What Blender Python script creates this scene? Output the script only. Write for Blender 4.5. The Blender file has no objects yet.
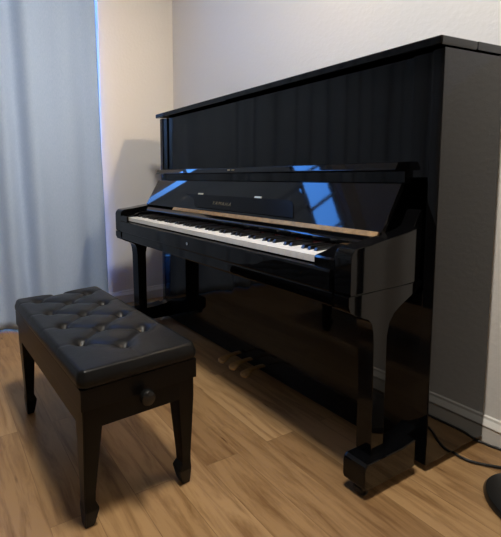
import bpy, bmesh, math, random
from mathutils import Vector, Matrix, noise

random.seed(7)
C = bpy.context.scene.collection
PI = math.pi

# ------------------------------------------------------------------ helpers
def lin(c):
    return tuple(((v / 255) / 12.92 if v / 255 <= .04045 else ((v / 255 + .055) / 1.055) ** 2.4) for v in c) + (1.0,)

def new_mat(name):
    m = bpy.data.materials.new(name)
    m.use_nodes = True
    return m, m.node_tree.nodes, m.node_tree.links, m.node_tree.nodes['Principled BSDF']

def simple(name, col, rough=.5, metal=0.0, spec=.5, coat=0.0, bump=None, var=None):
    m, N, L, b = new_mat(name)
    b.inputs['Base Color'].default_value = col
    b.inputs['Roughness'].default_value = rough
    b.inputs['Metallic'].default_value = metal
    b.inputs['Specular IOR Level'].default_value = spec
    b.inputs['Coat Weight'].default_value = coat
    b.inputs['Coat Roughness'].default_value = .02
    tc = N.new('ShaderNodeTexCoord')
    if bump:
        sc, st, dist = bump
        n = N.new('ShaderNodeTexNoise'); n.inputs['Scale'].default_value = sc; n.inputs['Detail'].default_value = 4
        L.new(tc.outputs['Object'], n.inputs['Vector'])
        bp = N.new('ShaderNodeBump'); bp.inputs['Strength'].default_value = st; bp.inputs['Distance'].default_value = dist
        L.new(n.outputs['Fac'], bp.inputs['Height']); L.new(bp.outputs['Normal'], b.inputs['Normal'])
    if var:
        sc, amt = var
        n = N.new('ShaderNodeTexNoise'); n.inputs['Scale'].default_value = sc; n.inputs['Detail'].default_value = 3
        L.new(tc.outputs['Object'], n.inputs['Vector'])
        mx = N.new('ShaderNodeMix'); mx.data_type = 'RGBA'
        mx.inputs['A'].default_value = tuple(c * (1 - amt) for c in col[:3]) + (1,)
        mx.inputs['B'].default_value = tuple(min(1, c * (1 + amt)) for c in col[:3]) + (1,)
        L.new(n.outputs['Fac'], mx.inputs['Factor']); L.new(mx.outputs['Result'], b.inputs['Base Color'])
    return m

def obj(name, bm, mat, parent=None, smooth=None):
    me = bpy.data.meshes.new(name)
    bmesh.ops.recalc_face_normals(bm, faces=bm.faces[:])
    bm.to_mesh(me); bm.free()
    if mat: me.materials.append(mat)
    if smooth is not None:
        for p in me.polygons: p.use_smooth = True
        if smooth > 0: me.set_sharp_from_angle(angle=math.radians(smooth))
    o = bpy.data.objects.new(name, me); C.objects.link(o)
    if smooth:
        wn = o.modifiers.new('face_normals', 'WEIGHTED_NORMAL'); wn.weight = 100; wn.keep_sharp = True
    if parent: o.parent = parent
    return o

def add_box(bm, lo, hi, bevel=0.0, seg=2):
    x0, y0, z0 = lo; x1, y1, z1 = hi
    r = bmesh.ops.create_cube(bm, size=1)
    vs = r['verts']
    for v in vs:
        v.co = Vector(((x0 + x1) / 2 + v.co.x * (x1 - x0), (y0 + y1) / 2 + v.co.y * (y1 - y0), (z0 + z1) / 2 + v.co.z * (z1 - z0)))
    if bevel:
        es = list({e for v in vs for e in v.link_edges})
        bmesh.ops.bevel(bm, geom=es, offset=bevel, segments=seg, affect='EDGES', profile=.6)
    return bm

def box(lo, hi, bevel=0.0, seg=2):
    return add_box(bmesh.new(), lo, hi, bevel, seg)

def add_prism_x(bm, pts, x0, x1, bevel=0.0, seg=2):
    """closed YZ outline pushed along X"""
    a = [bm.verts.new((x0, y, z)) for y, z in pts]
    b = [bm.verts.new((x1, y, z)) for y, z in pts]
    n = len(pts)
    f0 = bm.faces.new(a); f1 = bm.faces.new(list(reversed(b)))
    for i in range(n):
        bm.faces.new((a[i], b[i], b[(i + 1) % n], a[(i + 1) % n]))
    if bevel:
        bmesh.ops.recalc_face_normals(bm, faces=bm.faces[:])
        es = list(set(f0.edges) | set(f1.edges))
        bmesh.ops.bevel(bm, geom=es, offset=bevel, segments=seg, affect='EDGES', profile=.6)
    return bm

def prism_x(pts, x0, x1, bevel=0.0, seg=2):
    return add_prism_x(bmesh.new(), pts, x0, x1, bevel, seg)

def add_lathe(bm, prof, cx, cy, seg=32, axis='Z'):
    rings = []
    for r, h in prof:
        ring = []
        for i in range(seg):
            a = 2 * PI * i / seg
            ring.append(bm.verts.new((cx + r * math.cos(a), cy + r * math.sin(a), h)))
        rings.append(ring)
    for k in range(len(rings) - 1):
        for i in range(seg):
            bm.faces.new((rings[k][i], rings[k][(i + 1) % seg], rings[k + 1][(i + 1) % seg], rings[k + 1][i]))
    bm.faces.new(list(reversed(rings[0]))); bm.faces.new(rings[-1])
    return bm

def lathe(prof, cx=0, cy=0, seg=32):
    return add_lathe(bmesh.new(), prof, cx, cy, seg)

def loft(sections, bevel=0.0):
    """sections: list of (half_x, half_y, z, cx, cy) square rings"""
    bm = bmesh.new(); rings = []
    for hx, hy, z, cx, cy in sections:
        rings.append([bm.verts.new((cx + sx * hx, cy + sy * hy, z)) for sx, sy in ((-1, -1), (1, -1), (1, 1), (-1, 1))])
    for a, b in zip(rings, rings[1:]):
        for i in range(4):
            bm.faces.new((a[i], a[(i + 1) % 4], b[(i + 1) % 4], b[i]))
    bm.faces.new(list(reversed(rings[0]))); bm.faces.new(rings[-1])
    if bevel:
        es = [e for r1, r2 in zip(rings, rings[1:]) for i in range(4) for e in r1[i].link_edges if e.other_vert(r1[i]) is r2[i]]
        bmesh.ops.bevel(bm, geom=es, offset=bevel, segments=2, affect='EDGES')
    return bm

def tube(pts, r, seg=10):
    bm = bmesh.new(); rings = []
    P = [Vector(p) for p in pts]
    for i, p in enumerate(P):
        t = (P[min(i + 1, len(P) - 1)] - P[max(i - 1, 0)]).normalized()
        up = Vector((0, 0, 1)) if abs(t.z) < .95 else Vector((1, 0, 0))
        a = t.cross(up).normalized(); b = t.cross(a).normalized()
        rings.append([bm.verts.new(p + r * (math.cos(2 * PI * k / seg) * a + math.sin(2 * PI * k / seg) * b)) for k in range(seg)])
    for q, w in zip(rings, rings[1:]):
        for k in range(seg):
            bm.faces.new((q[k], q[(k + 1) % seg], w[(k + 1) % seg], w[k]))
    bm.faces.new(rings[0]); bm.faces.new(list(reversed(rings[-1])))
    return bm

def spline(pts, n=8):
    P = [Vector(p) for p in pts]; out = []
    for i in range(len(P) - 1):
        p0 = P[max(i - 1, 0)]; p1 = P[i]; p2 = P[i + 1]; p3 = P[min(i + 2, len(P) - 1)]
        for k in range(n):
            t = k / n
            out.append(.5 * ((2 * p1) + (-p0 + p2) * t + (2 * p0 - 5 * p1 + 4 * p2 - p3) * t * t + (-p0 + 3 * p1 - 3 * p2 + p3) * t ** 3))
    out.append(P[-1]); return out

def thing(name, label, cat, loc=(0, 0, 0), rz=0, group=None):
    o = bpy.data.objects.new(name, None); C.objects.link(o)
    o.location = loc; o.rotation_euler = (0, 0, rz)
    o['label'] = label; o['category'] = cat
    if group: o['group'] = group
    return o

def struct(name, bm, mat, label=None, cat=None, smooth=None):
    o = obj(name, bm, mat, None, smooth)
    o['kind'] = 'structure'
    if label: o['label'] = label
    if cat: o['category'] = cat
    return o

# ------------------------------------------------------------------ materials
BLACK = simple('polished_black', (.0022, .0022, .0025, 1), rough=.04, spec=.26, bump=(9, .012, .01))
LEDGE_BLACK = simple('dull_black', (.003, .003, .003, 1), rough=.2, spec=.10)
BLACK_SATIN = simple('satin_black', (.006, .006, .006, 1), rough=.22, spec=.45)
BENCH_WOOD = simple('bench_black_lacquer', (.004, .0033, .003, 1), rough=.3, spec=.15, bump=(160, .03, .002))
IVORY = simple('white_key_plastic', lin((236, 235, 230)), rough=.22, spec=.5)
EBONY = simple('black_key_plastic', (.006, .006, .006, 1), rough=.28)
BRASS = simple('aged_brass', (.34, .19, .06, 1), rough=.42, metal=.55, bump=(220, .25, .003), var=(75, .6))
GOLD = simple('dull_gold', (.16, .13, .07, 1), rough=.45, metal=.7)
PALE_BRASS = simple('pale_brass', (.62, .52, .32, 1), rough=.35, metal=.8)
STEEL = simple('chromed_steel', (.55, .55, .56, 1), rough=.25, metal=1)
FELT = simple('red_felt', (.05, .006, .006, 1), rough=1.0)
RUBBER = simple('black_rubber', (.007, .007, .007, 1), rough=.5)
TRIM = simple('white_trim_paint', lin((226, 223, 216)), rough=.4)
LAMP_BLACK = simple('lamp_black', (.008, .008, .008, 1), rough=.3)

def leather():
    m, N, L, b = new_mat('black_leather')
    b.inputs['Base Color'].default_value = (.007, .007, .007, 1)
    b.inputs['Roughness'].default_value = .31
    b.inputs['Specular IOR Level'].default_value = .17
    tc = N.new('ShaderNodeTexCoord')
    v = N.new('ShaderNodeTexVoronoi'); v.inputs['Scale'].default_value = 330
    n = N.new('ShaderNodeTexNoise'); n.inputs['Scale'].default_value = 28; n.inputs['Detail'].default_value = 4
    L.new(tc.outputs['Object'], v.inputs['Vector']); L.new(tc.outputs['Object'], n.inputs['Vector'])
    b1 = N.new('ShaderNodeBump'); b1.inputs['Strength'].default_value = .12; b1.inputs['Distance'].default_value = .001
    b2 = N.new('ShaderNodeBump'); b2.inputs['Strength'].default_value = .25; b2.inputs['Distance'].default_value = .004
    L.new(v.outputs['Distance'], b1.inputs['Height']); L.new(n.outputs['Fac'], b2.inputs['Height'])
    L.new(b1.outputs['Normal'], b2.inputs['Normal']); L.new(b2.outputs['Normal'], b.inputs['Normal'])
    return m
LEATHER = leather()

def wall_paint(name, col):
    m, N, L, b = new_mat(name)
    b.inputs['Base Color'].default_value = col
    b.inputs['Roughness'].default_value = .75
    b.inputs['Specular IOR Level'].default_value = .25
    tc = N.new('ShaderNodeTexCoord')
    n1 = N.new('ShaderNodeTexNoise'); n1.inputs['Scale'].default_value = 55; n1.inputs['Detail'].default_value = 3
    L.new(tc.outputs['Object'], n1.inputs['Vector'])
    cr = N.new('ShaderNodeValToRGB'); cr.color_ramp.elements[0].position = .42; cr.color_ramp.elements[1].position = .62
    L.new(n1.outputs['Fac'], cr.inputs['Fac'])
    bp = N.new('ShaderNodeBump'); bp.inputs['Strength'].default_value = .13; bp.inputs['Distance'].default_value = .003
    L.new(cr.outputs['Color'], bp.inputs['Height']); L.new(bp.outputs['Normal'], b.inputs['Normal'])
    return m
WALL = wall_paint('textured_wall_paint', lin((224, 221, 216)))
CEIL = wall_paint('ceiling_paint', lin((230, 229, 226)))

def floor_mat():
    m, N, L, b = new_mat('oak_laminate')
    tc = N.new('ShaderNodeTexCoord')
    br = N.new('ShaderNodeTexBrick')
    br.offset = .37; br.offset_frequency = 2
    br.inputs['Scale'].default_value = 1.0
    br.inputs['Mortar Size'].default_value = .0011
    br.inputs['Mortar Smooth'].default_value = .3
    br.inputs['Bias'].default_value = 0
    br.inputs['Brick Width'].default_value = 1.21
    br.inputs['Row Height'].default_value = .128
    br.inputs['Color1'].default_value = (0, 0, 0, 1); br.inputs['Color2'].default_value = (1, 1, 1, 1)
    br.inputs['Mortar'].default_value = (.5, .5, .5, 1)
    L.new(tc.outputs['Object'], br.inputs['Vector'])
    ramp = N.new('ShaderNodeValToRGB')
    e = ramp.color_ramp.elements
    e[0].position = 0; e[0].color = lin((142, 110, 74))
    e[1].position = 1; e[1].color = lin((169, 136, 96))
    x = ramp.color_ramp.elements.new(.5); x.color = lin((156, 123, 84))
    L.new(br.outputs['Color'], ramp.inputs['Fac'])
    # shift the grain from board to board
    off = N.new('ShaderNodeVectorMath'); off.operation = 'MULTIPLY_ADD'
    off.inputs[1].default_value = (37, 11, 0)
    L.new(br.outputs['Color'], off.inputs[0]); L.new(tc.outputs['Object'], off.inputs[2])
    mp = N.new('ShaderNodeMapping'); mp.inputs['Scale'].default_value = (1.9, 13, 1)
    L.new(off.outputs['Vector'], mp.inputs['Vector'])
    g = N.new('ShaderNodeTexNoise'); g.inputs['Scale'].default_value = 2.2; g.inputs['Detail'].default_value = 6; g.inputs['Roughness'].default_value = .62
    g.inputs['Distortion'].default_value = .5
    L.new(mp.outputs['Vector'], g.inputs['Vector'])
    gr = N.new('ShaderNodeValToRGB')
    gr.color_ramp.elements[0].position = .33; gr.color_ramp.elements[0].color = (.58, .50, .42, 1)
    gr.color_ramp.elements[1].position = .56; gr.color_ramp.elements[1].color = (1.06, 1.05, 1.03, 1)
    L.new(g.outputs['Fac'], gr.inputs['Fac'])
    mul = N.new('ShaderNodeMix'); mul.data_type = 'RGBA'; mul.blend_type = 'MULTIPLY'; mul.inputs['Factor'].default_value = .95
    L.new(ramp.outputs['Color'], mul.inputs['A']); L.new(gr.outputs['Color'], mul.inputs['B'])
    # knots
    mk = N.new('ShaderNodeMapping'); mk.inputs['Scale'].default_value = (.8, 3.4, 1)
    L.new(off.outputs['Vector'], mk.inputs['Vector'])
    vo = N.new('ShaderNodeTexVoronoi'); vo.inputs['Scale'].default_value = 5.0; vo.inputs['Randomness'].default_value = 1
    L.new(mk.outputs['Vector'], vo.inputs['Vector'])
    kr = N.new('ShaderNodeValToRGB')
    kr.color_ramp.elements[0].position = .03; kr.color_ramp.elements[0].color = (.35, .25, .18, 1)
    kr.color_ramp.elements[1].position = .10; kr.color_ramp.elements[1].color = (1, 1, 1, 1)
    L.new(vo.outputs['Distance'], kr.inputs['Fac'])
    m2 = N.new('ShaderNodeMix'); m2.data_type = 'RGBA'; m2.blend_type = 'MULTIPLY'; m2.inputs['Factor'].default_value = .8
    L.new(mul.outputs['Result'], m2.inputs['A']); L.new(kr.outputs['Color'], m2.inputs['B'])
    # seams
    m3 = N.new('ShaderNodeMix'); m3.data_type = 'RGBA'
    m3.inputs['B'].default_value = lin((92, 66, 42))
    sf = N.new('ShaderNodeMath'); sf.operation = 'MULTIPLY'; sf.inputs[1].default_value = .5
    L.new(br.outputs['Fac'], sf.inputs[0]); L.new(sf.outputs[0], m3.inputs['Factor'])
    L.new(m2.outputs['Result'], m3.inputs['A'])
    L.new(m3.outputs['Result'], b.inputs['Base Color'])
    b.inputs['Roughness'].default_value = .34
    b.inputs['Specular IOR Level'].default_value = .4
    bp = N.new('ShaderNodeBump'); bp.inputs['Strength'].default_value = .08; bp.inputs['Distance'].default_value = .002
    L.new(g.outputs['Fac'], bp.inputs['Height']); L.new(bp.outputs['Normal'], b.inputs['Normal'])
    return m
FLOOR = floor_mat()

def curtain_mat():
    m, N, L, b = new_mat('blue_grey_curtain_cloth')
    N.remove(b)
    out = N['Material Output']
    tc = N.new('ShaderNodeTexCoord')
    mp = N.new('ShaderNodeMapping'); mp.inputs['Scale'].default_value = (1, 1, .25)
    n = N.new('ShaderNodeTexNoise'); n.inputs['Scale'].default_value = 260; n.inputs['Detail'].default_value = 2
    L.new(tc.outputs['Object'], mp.inputs['Vector']); L.new(mp.outputs['Vector'], n.inputs['Vector'])
    mx = N.new('ShaderNodeMix'); mx.data_type = 'RGBA'
    mx.inputs['A'].default_value = lin((152, 176, 210)); mx.inputs['B'].default_value = lin((174, 195, 226))
    L.new(n.outputs['Fac'], mx.inputs['Factor'])
    d = N.new('ShaderNodeBsdfDiffuse'); t = N.new('ShaderNodeBsdfTranslucent')
    L.new(mx.outputs['Result'], d.inputs['Color']); L.new(mx.outputs['Result'], t.inputs['Color'])
    ms = N.new('ShaderNodeMixShader'); ms.inputs['Fac'].default_value = .05
    L.new(d.outputs['BSDF'], ms.inputs[1]); L.new(t.outputs['BSDF'], ms.inputs[2])
    L.new(ms.outputs['Shader'], out.inputs['Surface'])
    return m
CURTAIN = curtain_mat()

def glass_mat():
    m, N, L, b = new_mat('window_glass')
    N.remove(b); out = N['Material Output']
    t = N.new('ShaderNodeBsdfTransparent'); t.inputs['Color'].default_value = (.93, .96, .96, 1)
    g = N.new('ShaderNodeBsdfGlossy'); g.inputs['Roughness'].default_value = .02
    ms = N.new('ShaderNodeMixShader')
    ms.inputs['Fac'].default_value = .05
    L.new(t.outputs['BSDF'], ms.inputs[1]); L.new(g.outputs['BSDF'], ms.inputs[2])
    L.new(ms.outputs['Shader'], out.inputs['Surface'])
    return m
GLASS = glass_mat()

def emit_mat(name, col, s):
    m, N, L, b = new_mat(name)
    b.inputs['Base Color'].default_value = (.8, .8, .8, 1)
    b.inputs['Emission Color'].default_value = col
    b.inputs['Emission Strength'].default_value = s
    return m
READ_LED = emit_mat('reading_light_disc', (1, .74, .47, 1), 520)
UP_LED = emit_mat('uplight_disc', (1, .93, .84, 1), 60)

# ------------------------------------------------------------------ room
XL, XR, YB, YF, ZC = -.37, 5.2, .02, -6.2, 3.0
WT = .14
WY0, WY1, WZ0, WZ1 = -2.15, -.564, .30, 2.84       # window opening in the left wall

struct('floor', box((XL - .02, YF, -.06), (XR, YB + .02, 0)), FLOOR)
struct('ceiling', box((XL - WT, YF - WT, ZC), (XR + WT, YB + WT, ZC + .1)), CEIL)
struct('wall_back', box((XL - WT, YB, -.06), (XR + WT, YB + WT, ZC)), WALL)
struct('wall_front', box((XL - WT, YF - WT, -.06), (XR + WT, YF, ZC)), WALL)
struct('wall_right', box((XR, YF, -.06), (XR + WT, YB, ZC)), WALL)
bm = bmesh.new()
add_box(bm, (XL - WT, YF, -.06), (XL, WY0, ZC))
add_box(bm, (XL - WT, WY1, -.06), (XL, YB, ZC))
add_box(bm, (XL - WT, WY0, -.06), (XL, WY1, WZ0))
add_box(bm, (XL - WT, WY0, WZ1), (XL, WY1, ZC))
struct('wall_left', bm, WALL)

def baseboard(pts_dir, name):
    # profile as (depth, height)
    prof = [(0, 0), (.0145, 0), (.0145, .052), (.017, .056), (.017, .060), (.010, .072), (.0065, .078), (.0055, .086), (.0, .090)]
    return prof
prof = baseboard(None, None)
# back wall: depth goes to -y
struct('baseboard_back', prism_x([(YB - d, h) for d, h in prof], XL + .0, XR), TRIM)
bm = bmesh.new()
a = [bm.verts.new((XL + d, YF, h)) for d, h in prof]; b_ = [bm.verts.new((XL + d, YB - .0175, h)) for d, h in prof]
bm.faces.new(a); bm.faces.new(list(reversed(b_)))
for i in range(len(prof)):
    bm.faces.new((a[i], b_[i], b_[(i + 1) % len(prof)], a[(i + 1) % len(prof)]))
struct('baseboard_left', bm, TRIM)

# window with a grid of bars, mostly behind the curtain
bm = bmesh.new()
fx0, fx1 = XL - .10, XL - .05
fw = .018
add_box(bm, (fx0, WY0, WZ0), (fx1, WY0 + fw, WZ1)); add_box(bm, (fx0, WY1 - fw, WZ0), (fx1, WY1, WZ1))
add_box(bm, (fx0, WY0 + fw, WZ0), (fx1, WY1 - fw, WZ0 + fw)); add_box(bm, (fx0, WY0 + fw, WZ1 - fw), (fx1, WY1 - fw, WZ1))
for k in range(1, 5):
    y = WY0 + (WY1 - WY0) * k / 5
    add_box(bm, (fx0 + .012, y - .011, WZ0 + fw), (fx1 - .012, y + .011, WZ1 - fw))
for z in (.86, 1.42, 1.98, 2.46):
    add_box(bm, (fx0 + .014, WY0 + fw, z - .010), (fx1 - .014, WY1 - fw, z + .010))
w1 = struct('window_1', bm, TRIM)
obj('pane', box((fx0 + .022, WY0 + fw, WZ0 + fw), (fx0 + .027, WY1 - fw, WZ1 - fw)), GLASS, w1)

# ------------------------------------------------------------------ curtain
CY0, CY1, CZ0, CZ1 = -3.70, -.572, .012, 2.24
def curtain_mesh():
    bm = bmesh.new()
    nu, nv = 480, 40
    grid = []
    for j in range(nv + 1):
        t = j / nv
        z = CZ0 + (CZ1 - CZ0) * t
        row = []
        for i in range(nu + 1):
            s = i / nu                                   # 0 = right edge (nearest the back wall)
            flare = (1 - t) ** 2
            y = CY1 - .036 * t + .006 * flare + (CY0 - CY1) * s
            ph = s * 2 * PI * 15.5
            amp = .021 + .008 * math.sin(s * 38 + 1.1) + .005 * (1 - t)
            so = min(1, s / .13); so = so * so * (3 - 2 * so)
            x = -.322 + .085 * so + amp * (.45 + .55 * so) * math.sin(ph + .7 * math.sin(s * 31) + .25 * math.sin(t * 2.2 + s * 9))
            x += .012 * noise.noise(Vector((s * 9, t * 2.2, 3.1))) + .02 * flare * so
            row.append(bm.verts.new((x, y, z)))
        grid.append(row)
    for j in range(nv):
        for i in range(nu):
            bm.faces.new((grid[j][i], grid[j][i + 1], grid[j + 1][i + 1], grid[j + 1][i]))
    return bm
cu = obj('curtain', curtain_mesh(), CURTAIN, None, 0)
sol = cu.modifiers.new('cloth_thickness', 'SOLIDIFY'); sol.thickness = .0025; sol.offset = 0
cu['label'] = 'blue-grey full-length curtain hanging in soft folds at the left wall'; cu['category'] = 'curtain'
rod = thing('curtain_rod', 'slim dark curtain rod above the blue-grey curtain', 'curtain rod', (-.262, -2.14, 2.26))
bm = bmesh.new(); add_lathe(bm, [(.009, -1.65), (.009, 1.68)], 0, 0, 16)
for v in bm.verts: v.co = Vector((v.co.x, v.co.z, v.co.y))
obj('rail', bm, LAMP_BLACK, rod, 40)
for y in (-1.58, 1.60):
    obj('bracket', box((XL + .262, y - .01, -.012), (.004, y + .01, -.002)), LAMP_BLACK, rod)

# ------------------------------------------------------------------ upright piano
piano = thing('upright_piano', 'glossy black upright piano standing open along the white wall', 'piano')
W = 1.53
H = 1.29
SYF = -.321     # front edge of the side panels
# sides
for x0, x1 in ((0, .03), (1.50, 1.53)):
    pts = [(SYF, .022), (SYF, 1.262), (0, 1.262), (0, .022)]
    obj('side_panel', box((x0, SYF, .022), (x1, 0, 1.262), .003), BLACK, piano, 30)
# lid: rear and folding front leaf
obj('lid', box((-.006, -.169, 1.265), (1.536, .012, 1.29), .004), BLACK, piano, 30)
obj('front_lid', box((-.006, -.349, 1.265), (1.536, -.1695, 1.29), .006, 3), BLACK, piano, 30)
# top frame under the lid, back
obj('back_frame', box((.03, -.03, .03), (1.50, -.005, 1.262)), BLACK_SATIN, piano)
# upper front: stiles and panel
for x0, x1 in ((.030, .074), (1.448, 1.50)):
    obj('stile', box((x0, -.316, .90), (x1, -.29, 1.258), .002), BLACK, piano, 30)
obj('upper_panel', box((.074, -.308, .94), (1.448, -.29, 1.256), .0015), BLACK, piano, 30)
# rail under the upper panel
rail_pts = [(-.300, .922), (-.374, .922), (-.3775, .9245), (-.3775, .928), (-.366, .946), (-.363, .948), (-.300, .949)]
sh = obj('panel_rail', prism_x(rail_pts, .038, 1.444), BLACK, piano, 35)
for x in (.700, .728):
    obj('stud', box((x - .006, -.3765, .934), (x + .006, -.369, .940), .001), PALE_BRASS, sh)
obj('fallboard_shelf', box((.0385, -.336, .882), (1.4475, -.29, .9215), .002), BLACK, piano, 30)

# fallboard, opened and leaning back
FT = Vector((0, -.368, .887)); FB = Vector((0, -.458, .744))
fd = (FB - FT).normalized(); fn = Vector((0, fd.z, -fd.y)); fn = -fn if fn.y > 0 else fn
def fp(s, out):           # point on the fallboard's face, s metres below its top edge
    v = FT + fd * s + fn * out
    return (v.y, v.z)
FL = (FB - FT).length
th = .018
fpts = [fp(0.004, 0), fp(FL, 0), fp(FL, -th), fp(0.004, -th), fp(0, -th + .004), fp(0, -.004)]
fall = obj('fallboard', prism_x(fpts, .052, 1.458, .002), BLACK, piano, 30)
# brass strip hinge and the lower leaf
hp = [fp(FL - .002, .002), fp(FL + .016, .005), fp(FL + .018, 0), fp(FL + .017, -.008), fp(FL - .002, -.008)]
obj('strip_hinge', prism_x(hp, .36, 1.452), BRASS, fall, 20)
lp = [fp(FL + .018, .004), (-.486, .722), (-.492, .714), (-.492, .703), (-.486, .699), (-.468, .699), fp(FL + .018, -.010)]
obj('lower_leaf', prism_x(lp, .094, 1.436), BLACK, fall, 30)
# folded music ledge on the fallboard: hinged along its top edge
def ledge():
    bm = bmesh.new()
    s0, s1 = .083, .153
    out = []
    for x, s in ((.405, s0), (1.085, s0), (1.102, s0 + .005), (1.116, s0 + .02), (1.140, s1), (.555, s1), (.530, s1 - .008), (.512, s0 + .036), (.485, s0 + .020), (.450, s0 + .010)):
        o = .0040
        y, z = fp(s, o); y2, z2 = fp(s, -.001)
        out.append((bm.verts.new((x, y, z)), bm.verts.new((x, y2, z2))))
    bm.faces.new([a for a, b in out]); bm.faces.new([b for a, b in reversed(out)])
    n = len(out)
    for i in range(n):
        bm.faces.new((out[i][0], out[(i + 1) % n][0], out[(i + 1) % n][1], out[i][1]))
    return bm
obj('music_ledge', ledge(), LEDGE_BLACK, fall)
for x in (.535, .925):
    y0, z0 = fp(.074, .003); y1, z1 = fp(.085, .003); y2, z2 = fp(.085, -.001); y3, z3 = fp(.074, -.001)
    obj('ledge_hinge', prism_x([(y0, z0), (y1, z1), (y2, z2), (y3, z3)], x - .019, x + .019), PALE_BRASS, fall)
cu_t = bpy.data.curves.new('lettering', 'FONT'); cu_t.body = 'YAMAHA'; cu_t.size = .026; cu_t.align_x = 'CENTER'; cu_t.align_y = 'CENTER'
cu_t.space_character = 1.35; cu_t.extrude = .0003
tmp = bpy.data.objects.new('lettering_curve', cu_t); C.objects.link(tmp)
me_t = bpy.data.meshes.new_from_object(tmp.evaluated_get(bpy.context.evaluated_depsgraph_get()))
bpy.data.objects.remove(tmp); me_t.materials.clear(); me_t.materials.append(GOLD)
lt = bpy.data.objects.new('lettering', me_t); C.objects.link(lt); lt.parent = fall
sL = .124; oL = .0044
y, z = fp(sL, oL)
ledge_dir = (Vector((0,) + fp(.150, .004)) - Vector((0,) + fp(.075, .004))).normalized()
up = -ledge_dir; rt = Vector((1, 0, 0)); nn = rt.cross(up)
lt.matrix_world = Matrix(((rt.x, up.x, nn.x, .726), (rt.y, up.y, nn.y, y), (rt.z, up.z, nn.z, z), (0, 0, 0, 1)))

# keyboard
K0 = .1650; KP = 1.225 / 52
KF, KZ = -.636, .686
for i in range(52):
    x0 = K0 + i * KP + .0005; x1 = K0 + (i + 1) * KP - .0005
    obj('white_key', box((x0, KF, KZ - .021), (x1, -.470, KZ), .0012, 2), IVORY, piano, 40)
for i in range(51):
    if 'ABCDEFG'[i % 7] in 'ACDFG':
        xc = K0 + (i + 1) * KP
        bmk = bmesh.new()
        prof_k = [(KF + .050, KZ), (KF + .056, KZ + .0095), (KF + .061, KZ + .0115), (-.480, KZ + .0115), (-.480, KZ)]
        add_prism_x(bmk, prof_k, xc - .0052, xc + .0052)
        for v in bmk.verts:
            if v.co.z > KZ + .005: v.co.x = xc + (v.co.x - xc) * .84
        obj('black_key', bmk, EBONY, piano, 40)
# red name felt behind the keys
obj('felt_strip', box((.158, -.486, KZ + .0005), (1.397, -.476, KZ + .010)), FELT, piano)
# key blocks
kb = [(-.646, .640), (-.648, .684), (-.644, .690), (-.62, .694), (-.585, .702), (-.555, .712), (-.47, .714), (-.47, .640)]
obj('key_block', prism_x(kb, 1.391, 1.4535, .0015), BLACK, piano, 30)
obj('key_block', prism_x(kb, .0845, .1635, .0015), BLACK, piano, 30)
# key slip and key bed
ks = [(-.636, .597), (-.652, .597), (-.655, .602), (-.655, .650), (-.652, .657), (-.646, .660), (-.636, .660)]
slip = obj('key_slip', prism_x(ks, .085, 1.445), BLACK, piano, 35)
bm = lathe([(.0065, 0), (.0065, .003), (.004, .0035)], 0, 0, 16)
for v in bm.verts: v.co = Vector((.768 + v.co.x, -.655 - v.co.z, .628 + v.co.y))
obj('lock', bm, STEEL, slip, 40)
kbed = [(-.30, .548), (-.630, .548), (-.640, .552), (-.644, .560), (-.644, .588), (-.640, .594), (-.30, .594)]
obj('key_bed', prism_x(kbed, .085, 1.445), BLACK, piano, 35)
# arms
def arc(cy, cz, r, a0, a1, n=6):
    return [(cy + r * math.cos(math.radians(a0 + (a1 - a0) * k / n)), cz + r * math.sin(math.radians(a0 + (a1 - a0) * k / n))) for k in range(n + 1)]
arm_pts = [(-.365, .5955), (-.644, .5955), (-.647, .602), (-.647, .694)] + arc(-.617, .694, .030, 180, 95, 6) + \
          [(-.56, .728), (-.42, .745), (-.385, .751), (-.365, .759)]
rear_pts = [(-.3645, .5955), (-.3645, .752), (-.354, .768), (-.342, .787), (-.334, .801), (-.328, .806), (-.3225, .806), (-.3225, .5955)]
low_pts = [(-.3225, .594), (-.3225, .588), (-.34, .574), (-.375, .557), (-.425, .535), (-.455, .517), (-.474, .492), (-.483, .455),
           (-.483, .1095), (-.537, .1095), (-.541, .44), (-.545, .480), (-.552, .503), (-.566, .516), (-.59, .526), (-.618, .536), (-.641, .548), (-.649, .565), (-.649, .594)]
for x0, x1 in ((.010, .084), (1.454, 1.503)):
    bm = prism_x(arm_pts, x0, x1, .003)
    xo0, xo1 = (x0 + .011, x1) if x0 < .5 else (x0, x1 - .011)
    add_prism_x(bm, rear_pts, xo0, xo1, .002)
    obj('arm', bm, BLACK, piano, 30)
    obj('leg', prism_x(low_pts, x0 + .002, x1 - .002, .002), BLACK, piano, 30)
# toe blocks with castors
for x0, x1 in ((.010, .084), (1.456, 1.522)):
    xc = (x0 + x1) / 2
    bm = prism_x([(-.362, .030), (-.578, .030), (-.590, .036), (-.594, .046), (-.594, .090), (-.590, .102), (-.580, .109), (-.42, .109), (-.362, .116)], x0, x1, .005, 3)
    xi0, xi1 = (.034, x1) if xc < .5 else (x0, 1.4965)
    add_prism_x(bm, [(-.30, .030), (-.3615, .030), (-.3615, .116), (-.335, .124), (-.30, .136)], xi0, xi1, .003)
    tb = obj('toe_block', bm, BLACK, piano, 30)
    bm = lathe([(.012, -.012), (.0145, -.014), (.016, -.010), (.016, .010), (.0145, .014), (.012, .012)], 0, 0, 20)
    for v in bm.verts: v.co = Vector((xc + .004 + v.co.z, -.566 + v.co.x, .016 + v.co.y))
    obj('castor', bm, BLACK_SATIN, tb, 40)
# lower front
obj('lower_panel', box((.030, -.318, .1115), (1.50, -.298, .548), .001), BLACK, piano, 30)
obj('bottom_rail', box((.030, -.3195, .020), (1.50, -.290, .1105), .0015), BLACK, piano, 30)
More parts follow.
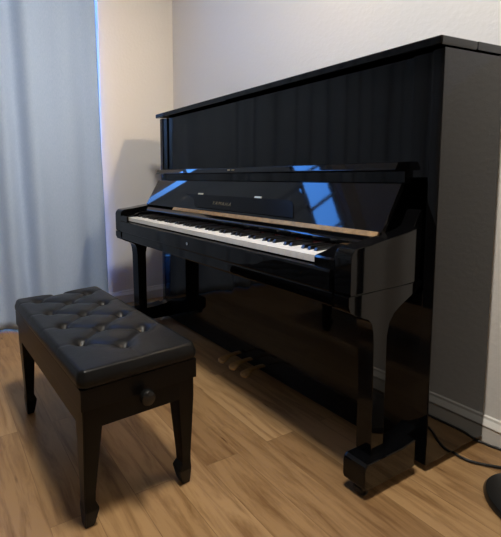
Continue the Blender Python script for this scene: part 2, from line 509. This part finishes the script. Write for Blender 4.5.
# pedals
def pedal(xc):
    bm = bmesh.new()
    sec = [(-.330, .010, .0), (-.36, .010, .001), (-.39, .010, 0), (-.41, .013, -.004), (-.425, .019, -.009), (-.437, .022, -.014), (-.447, .019, -.019), (-.452, .009, -.022)]
    rings = []
    for y, hw, dz in sec:
        zt = .062 + dz
        rings.append([bm.verts.new((xc - hw, y, zt - .002)), bm.verts.new((xc - hw * .6, y, zt)), bm.verts.new((xc + hw * .6, y, zt)), bm.verts.new((xc + hw, y, zt - .002)),
                      bm.verts.new((xc + hw, y, zt - .008)), bm.verts.new((xc - hw, y, zt - .008))])
    for a, b in zip(rings, rings[1:]):
        for i in range(6): bm.faces.new((a[i], a[(i + 1) % 6], b[(i + 1) % 6], b[i]))
    bm.faces.new(rings[0]); bm.faces.new(list(reversed(rings[-1])))
    return bm
for xc in (.728, .804, .880):
    obj('pedal', pedal(xc), BRASS, piano, 50)

# ------------------------------------------------------------------ tufted bench
BX, BY, BR = .943, -1.173, math.radians(2.6)
bench = thing('piano_bench', 'black tufted leather piano bench on four tapered legs in front of the piano', 'bench', (BX, BY, 0), BR)
BL, BW = .690, .362          # seat length and width
SE = .438                    # height of the cushion's rim
buttons = [(-.072 - .0725 * 0 + dx, dv) for dv, xs in ((-.103, (-.245, -.0985, .0475, .194)), (0, (-.318, -.172, -.026, .121, .267)), (.108, (-.245, -.0985, .0475, .194))) for dx in [x + .046 for x in xs]]
segs = []
for i, a in enumerate(buttons):
    for b in buttons[i + 1:]:
        if abs(abs(a[0] - b[0]) - .073) < .02 and .08 < abs(a[1] - b[1]) < .13: segs.append((a, b))
# outer creases run from the buttons straight to the rim
outer = []
for bx_, by_ in buttons:
    if by_ < -.05: outer.append(((bx_, by_), (bx_, -BW / 2)))
    if by_ > .05: outer.append(((bx_, by_), (bx_, BW / 2)))
xs_ = sorted(b[0] for b in buttons if abs(b[1]) < .02)
outer += [((xs_[0], 0), (-BL / 2, 0)), ((xs_[-1], 0), (BL / 2, 0))]
def dseg(px, py, a, b):
    ax, ay = a; bx_, by_ = b
    dx, dy = bx_ - ax, by_ - ay
    t = max(0, min(1, ((px - ax) * dx + (py - ay) * dy) / (dx * dx + dy * dy)))
    return math.hypot(px - ax - t * dx, py - ay - t * dy)
def cushion_mesh():
    bm = bmesh.new()
    nu, nv = 150, 80
    hx, hy = BL / 2, BW / 2
    def height(x, y):
        ex = max(0, (hx - abs(x))); ey = max(0, (hy - abs(y)))
        e = 1.0
        r = .015
        for d in (ex, ey):
            if d < r: e *= math.sqrt(max(0, 1 - (1 - d / r) ** 2))
        db = min(math.hypot(x - q[0], y - q[1]) for q in buttons)
        ds = min(dseg(x, y, *s) for s in segs)
        h = .016 * e
        h -= .016 * math.exp(-(db / .019) ** 2) * 1.0
        do = min(dseg(x, y, *s) for s in outer)
        h -= .0035 * math.exp(-(ds / .007) ** 2) * e
        h -= .0045 * math.exp(-(ds / .028) ** 2) * e
        h -= .0016 * math.exp(-(do / .006) ** 2) * e
        return h
    grid = []
    def param(k, n, half):
        t = -1 + 2 * k / n
        return half * math.sin(t * PI / 2) * .35 + half * t * .65
    for j in range(nv + 1):
        y = param(j, nv, hy); row = []
        for i in range(nu + 1):
            x = param(i, nu, hx)
            # slightly rounded corners
            cr = .022
            qx, qy = abs(x) - (hx - cr), abs(y) - (hy - cr)
            px, py = x, y
            if qx > 0 and qy > 0:
                l = math.hypot(qx, qy); m_ = max(qx, qy)
                k_ = m_ / l if l else 1
                px = math.copysign(hx - cr + qx * k_, x); py = math.copysign(hy - cr + qy * k_, y)
            row.append(bm.verts.new((px, py, SE + height(x, y))))
        grid.append(row)
    for j in range(nv):
        for i in range(nu):
            bm.faces.new((grid[j][i], grid[j][i + 1], grid[j + 1][i + 1], grid[j + 1][i]))
    rim = [grid[0][i] for i in range(nu + 1)] + [grid[j][nu] for j in range(1, nv + 1)] + [grid[nv][i] for i in range(nu - 1, -1, -1)] + [grid[j][0] for j in range(nv - 1, 0, -1)]
    prev = rim
    for ins, z in ((-.0025, SE - .006), (-.003, SE - .015), (-.0015, SE - .025), (.003, SE - .031)):
        ring = []
        for v in rim:
            sx = (hx - ins) / hx; sy = (hy - ins) / hy
            ring.append(bm.verts.new((v.co.x * sx, v.co.y * sy, z)))
        for k in range(len(rim)):
            bm.faces.new((prev[k], ring[k], ring[(k + 1) % len(rim)], prev[(k + 1) % len(rim)]))
        prev = ring
    bm.faces.new(prev)
    return bm, height
bmc, hfun = cushion_mesh()
cush = obj('cushion', bmc, LEATHER, bench, 60)
for q in buttons:
    bmb = lathe([(.0095, -.004), (.0105, 0), (.0092, .003), (.006, .005), (.002, .0058)], 0, 0, 18)
    z = SE + hfun(*q) + .001
    for v in bmb.verts: v.co += Vector((q[0], q[1], z))
    obj('button', bmb, LEATHER, cush, 0)
# box under the cushion, apron, legs
obj('seat_box', box((-BL / 2 + .002, -BW / 2 + .002, SE - .088), (BL / 2 - .002, BW / 2 - .002, SE - .0315), .003), BENCH_WOOD, bench, 30)
AL, AW = BL / 2 - .008, BW / 2 - .008
AZ0, AZ1 = .294, SE - .0895
for s in (-1, 1):
    obj('apron', box((-AL + .05, min(s * AW, s * (AW - .018)), AZ0), (AL - .05, max(s * AW, s * (AW - .018)), AZ1), .002), BENCH_WOOD, bench, 30)
    obj('apron', box((min(s * AL, s * (AL - .018)), -AW + .05, AZ0), (max(s * AL, s * (AL - .018)), AW - .05, AZ1), .002), BENCH_WOOD, bench, 30)
for sx in (-1, 1):
    for sy in (-1, 1):
        def ring(w, z, inset):
            hw = w / 2
            return (hw, hw, z, sx * (AL - inset * 1.6 - hw), sy * (AW - inset * (.4 if sy < 0 else -.35) - hw))
        secs = [ring(.026, 0, .020), ring(.031, .012, .0175), ring(.041, .050, .0125), ring(.041, .056, .0125), ring(.032, .074, .015), ring(.033, .10, .0145), ring(.053, .292, 0), ring(.053, AZ1, 0)]
        obj('leg', loft(secs, .002), BENCH_WOOD, bench, 30)
# height-adjusting knob on the near end
bm = lathe([(.009, 0), (.009, .012), (.019, .014), (.0215, .019), (.0215, .027), (.019, .032), (.010, .035), (.004, .0355)], 0, 0, 24)
for v in bm.verts: v.co = Vector((BL / 2 - .003 + v.co.z, .000 + v.co.x, .352 + v.co.y))
obj('knob', bm, BLACK_SATIN, bench, 40)

# ------------------------------------------------------------------ floor lamp to the right of the piano
LX, LY = 1.785, -.192
lamp = thing('floor_lamp', 'black floor lamp with round base on the floor beside the piano', 'lamp', (LX, LY, 0))
obj('base', lathe([(.146, 0), (.154, .004), (.155, .012), (.150, .020), (.125, .025), (.040, .030), (.020, .040), (.0125, .05)], 0, 0, 64), LAMP_BLACK, lamp, 40)
obj('pole', lathe([(.0115, .045), (.0115, 2.02), (.02, 2.03)], 0, 0, 24), LAMP_BLACK, lamp, 40)
bowl = obj('shade', lathe([(.02, 2.02), (.09, 2.035), (.135, 2.07), (.150, 2.11), (.147, 2.11), (.13, 2.074), (.088, 2.045), (.01, 2.035)], 0, 0, 48), LAMP_BLACK, lamp, 40)
obj('light_disc', lathe([(.110, 2.072), (.110, 2.076)], 0, 0, 48), UP_LED, bowl, 40)
# reading head on a short arm, aimed across the room
HD = Vector((-.76, -.62, -.20)).normalized()
HC = Vector((-.07, .075, 1.86))
armp = spline([(0, 0, 1.66), (.02, .02, 1.72), (.03, .05, 1.80), HC - HD * .05], 8)
obj('reading_arm', tube(armp, .006), LAMP_BLACK, lamp, 40)
q = HD.to_track_quat('Z', 'Y').to_matrix()
def oriented(prof, c):
    bm = lathe(prof, 0, 0, 40)
    for v in bm.verts: v.co = q @ v.co + c
    return bm
head = obj('reading_head', oriented([(.012, -.055), (.04, -.04), (.075, -.012), (.080, .012), (.084, .090), (.081, .090), (.077, .012), (.07, -.008), (.01, -.02)], HC), LAMP_BLACK, lamp, 40)
obj('light_disc', oriented([(.066, -.004), (.066, .000)], HC), READ_LED, head, 40)
# its cord: across the floor to the piano's side, then back along the wall
cord = spline([(x - LX, y - LY, z) for x, y, z in ((1.690, -.075, .016), (1.668, -.070, .007), (1.628, -.096, .006), (1.594, -.130, .006), (1.562, -.153, .006), (1.532, -.154, .006),
               (1.495, -.140, .006), (1.470, -.100, .006), (1.480, -.045, .006), (1.530, -.016, .006), (1.558, -.010, .006), (1.60, -.001, .006), (1.78, -.004, .006), (2.10, .000, .006))], 8)
obj('power_cord', tube(cord, .0042), RUBBER, lamp, 0)

# ------------------------------------------------------------------ daylight
wd = bpy.data.worlds.new('evening_sky'); bpy.context.scene.world = wd
wd.use_nodes = True
N_, L_ = wd.node_tree.nodes, wd.node_tree.links
bg = N_['Background']
tc = N_.new('ShaderNodeTexCoord'); sx = N_.new('ShaderNodeSeparateXYZ'); L_.new(tc.outputs['Generated'], sx.inputs[0])
cr = N_.new('ShaderNodeValToRGB'); L_.new(sx.outputs['Z'], cr.inputs['Fac'])
e = cr.color_ramp.elements
# dusk: dim ground, low sky darkened to mute reflections, clear deep blue higher up
e[0].position = 0; e[0].color = (.010, .012, .014, 1)
e[1].position = .10; e[1].color = (.022, .034, .060, 1)
for ps, c in ((.24, (.030, .048, .095, 1)), (.38, (.042, .080, .18, 1)), (.46, (.07, .19, .52, 1)), (.53, (.10, .34, .95, 1)), (.8, (.075, .29, 1.0, 1))):
    x = e.new(ps); x.color = c
L_.new(cr.outputs['Color'], bg.inputs['Color'])
bg.inputs['Strength'].default_value = 20
pl = bpy.data.lights.new('window_portal', 'AREA'); pl.shape = 'RECTANGLE'
pl.size = WY1 - WY0; pl.size_y = WZ1 - WZ0; pl.cycles.is_portal = True
po = bpy.data.objects.new('window_portal', pl); C.objects.link(po)
po.location = (XL - WT - .01, (WY0 + WY1) / 2, (WZ0 + WZ1) / 2)
po.rotation_euler = (0, math.radians(-90), 0)
po.rotation_euler = Vector((1, 0, 0)).to_track_quat('-Z', 'Y').to_euler()

# the room's ceiling lamp, behind the camera
cl = bpy.data.lights.new('ceiling_lamp', 'AREA'); cl.shape = 'DISK'; cl.size = .36; cl.energy = 46; cl.color = (1, .95, .87)
clo = bpy.data.objects.new('ceiling_lamp', cl); C.objects.link(clo); clo.location = (1.75, -1.15, 2.78)

# ------------------------------------------------------------------ camera
cam = bpy.data.cameras.new('camera'); co = bpy.data.objects.new('camera', cam); C.objects.link(co)
f_px, cx, cy = 401.768, -136.425, -58.136
yaw, pitch, roll = 1.149, -.095, -.029
fw_ = Vector((-math.sin(yaw) * math.cos(pitch), math.cos(yaw) * math.cos(pitch), math.sin(pitch)))
r_ = fw_.cross(Vector((0, 0, 1))).normalized(); u_ = r_.cross(fw_)
c_, s_ = math.cos(roll), math.sin(roll)
r2 = c_ * r_ + s_ * u_; u2 = -s_ * r_ + c_ * u_
co.matrix_world = Matrix(((r2.x, u2.x, -fw_.x, 2.194), (r2.y, u2.y, -fw_.y, -1.635), (r2.z, u2.z, -fw_.z, .943), (0, 0, 0, 1)))
cam.sensor_fit = 'HORIZONTAL'; cam.sensor_width = 36
cam.lens = f_px / 501 * 36
cam.shift_x = -cx / 501; cam.shift_y = cy / 501
cam.clip_start = .02
S = bpy.context.scene
S.camera = co
S.view_settings.view_transform = 'Standard'; S.view_settings.look = 'None'
S.view_settings.gamma = 1; S.view_settings.use_curve_mapping = False
S.view_settings.exposure = .27
S.cycles.use_denoising = True
S.cycles.max_bounces = 10; S.cycles.diffuse_bounces = 5; S.cycles.glossy_bounces = 6; S.cycles.transparent_max_bounces = 12
S.cycles.caustics_reflective = False; S.cycles.caustics_refractive = False
S.cycles.sample_clamp_indirect = 6
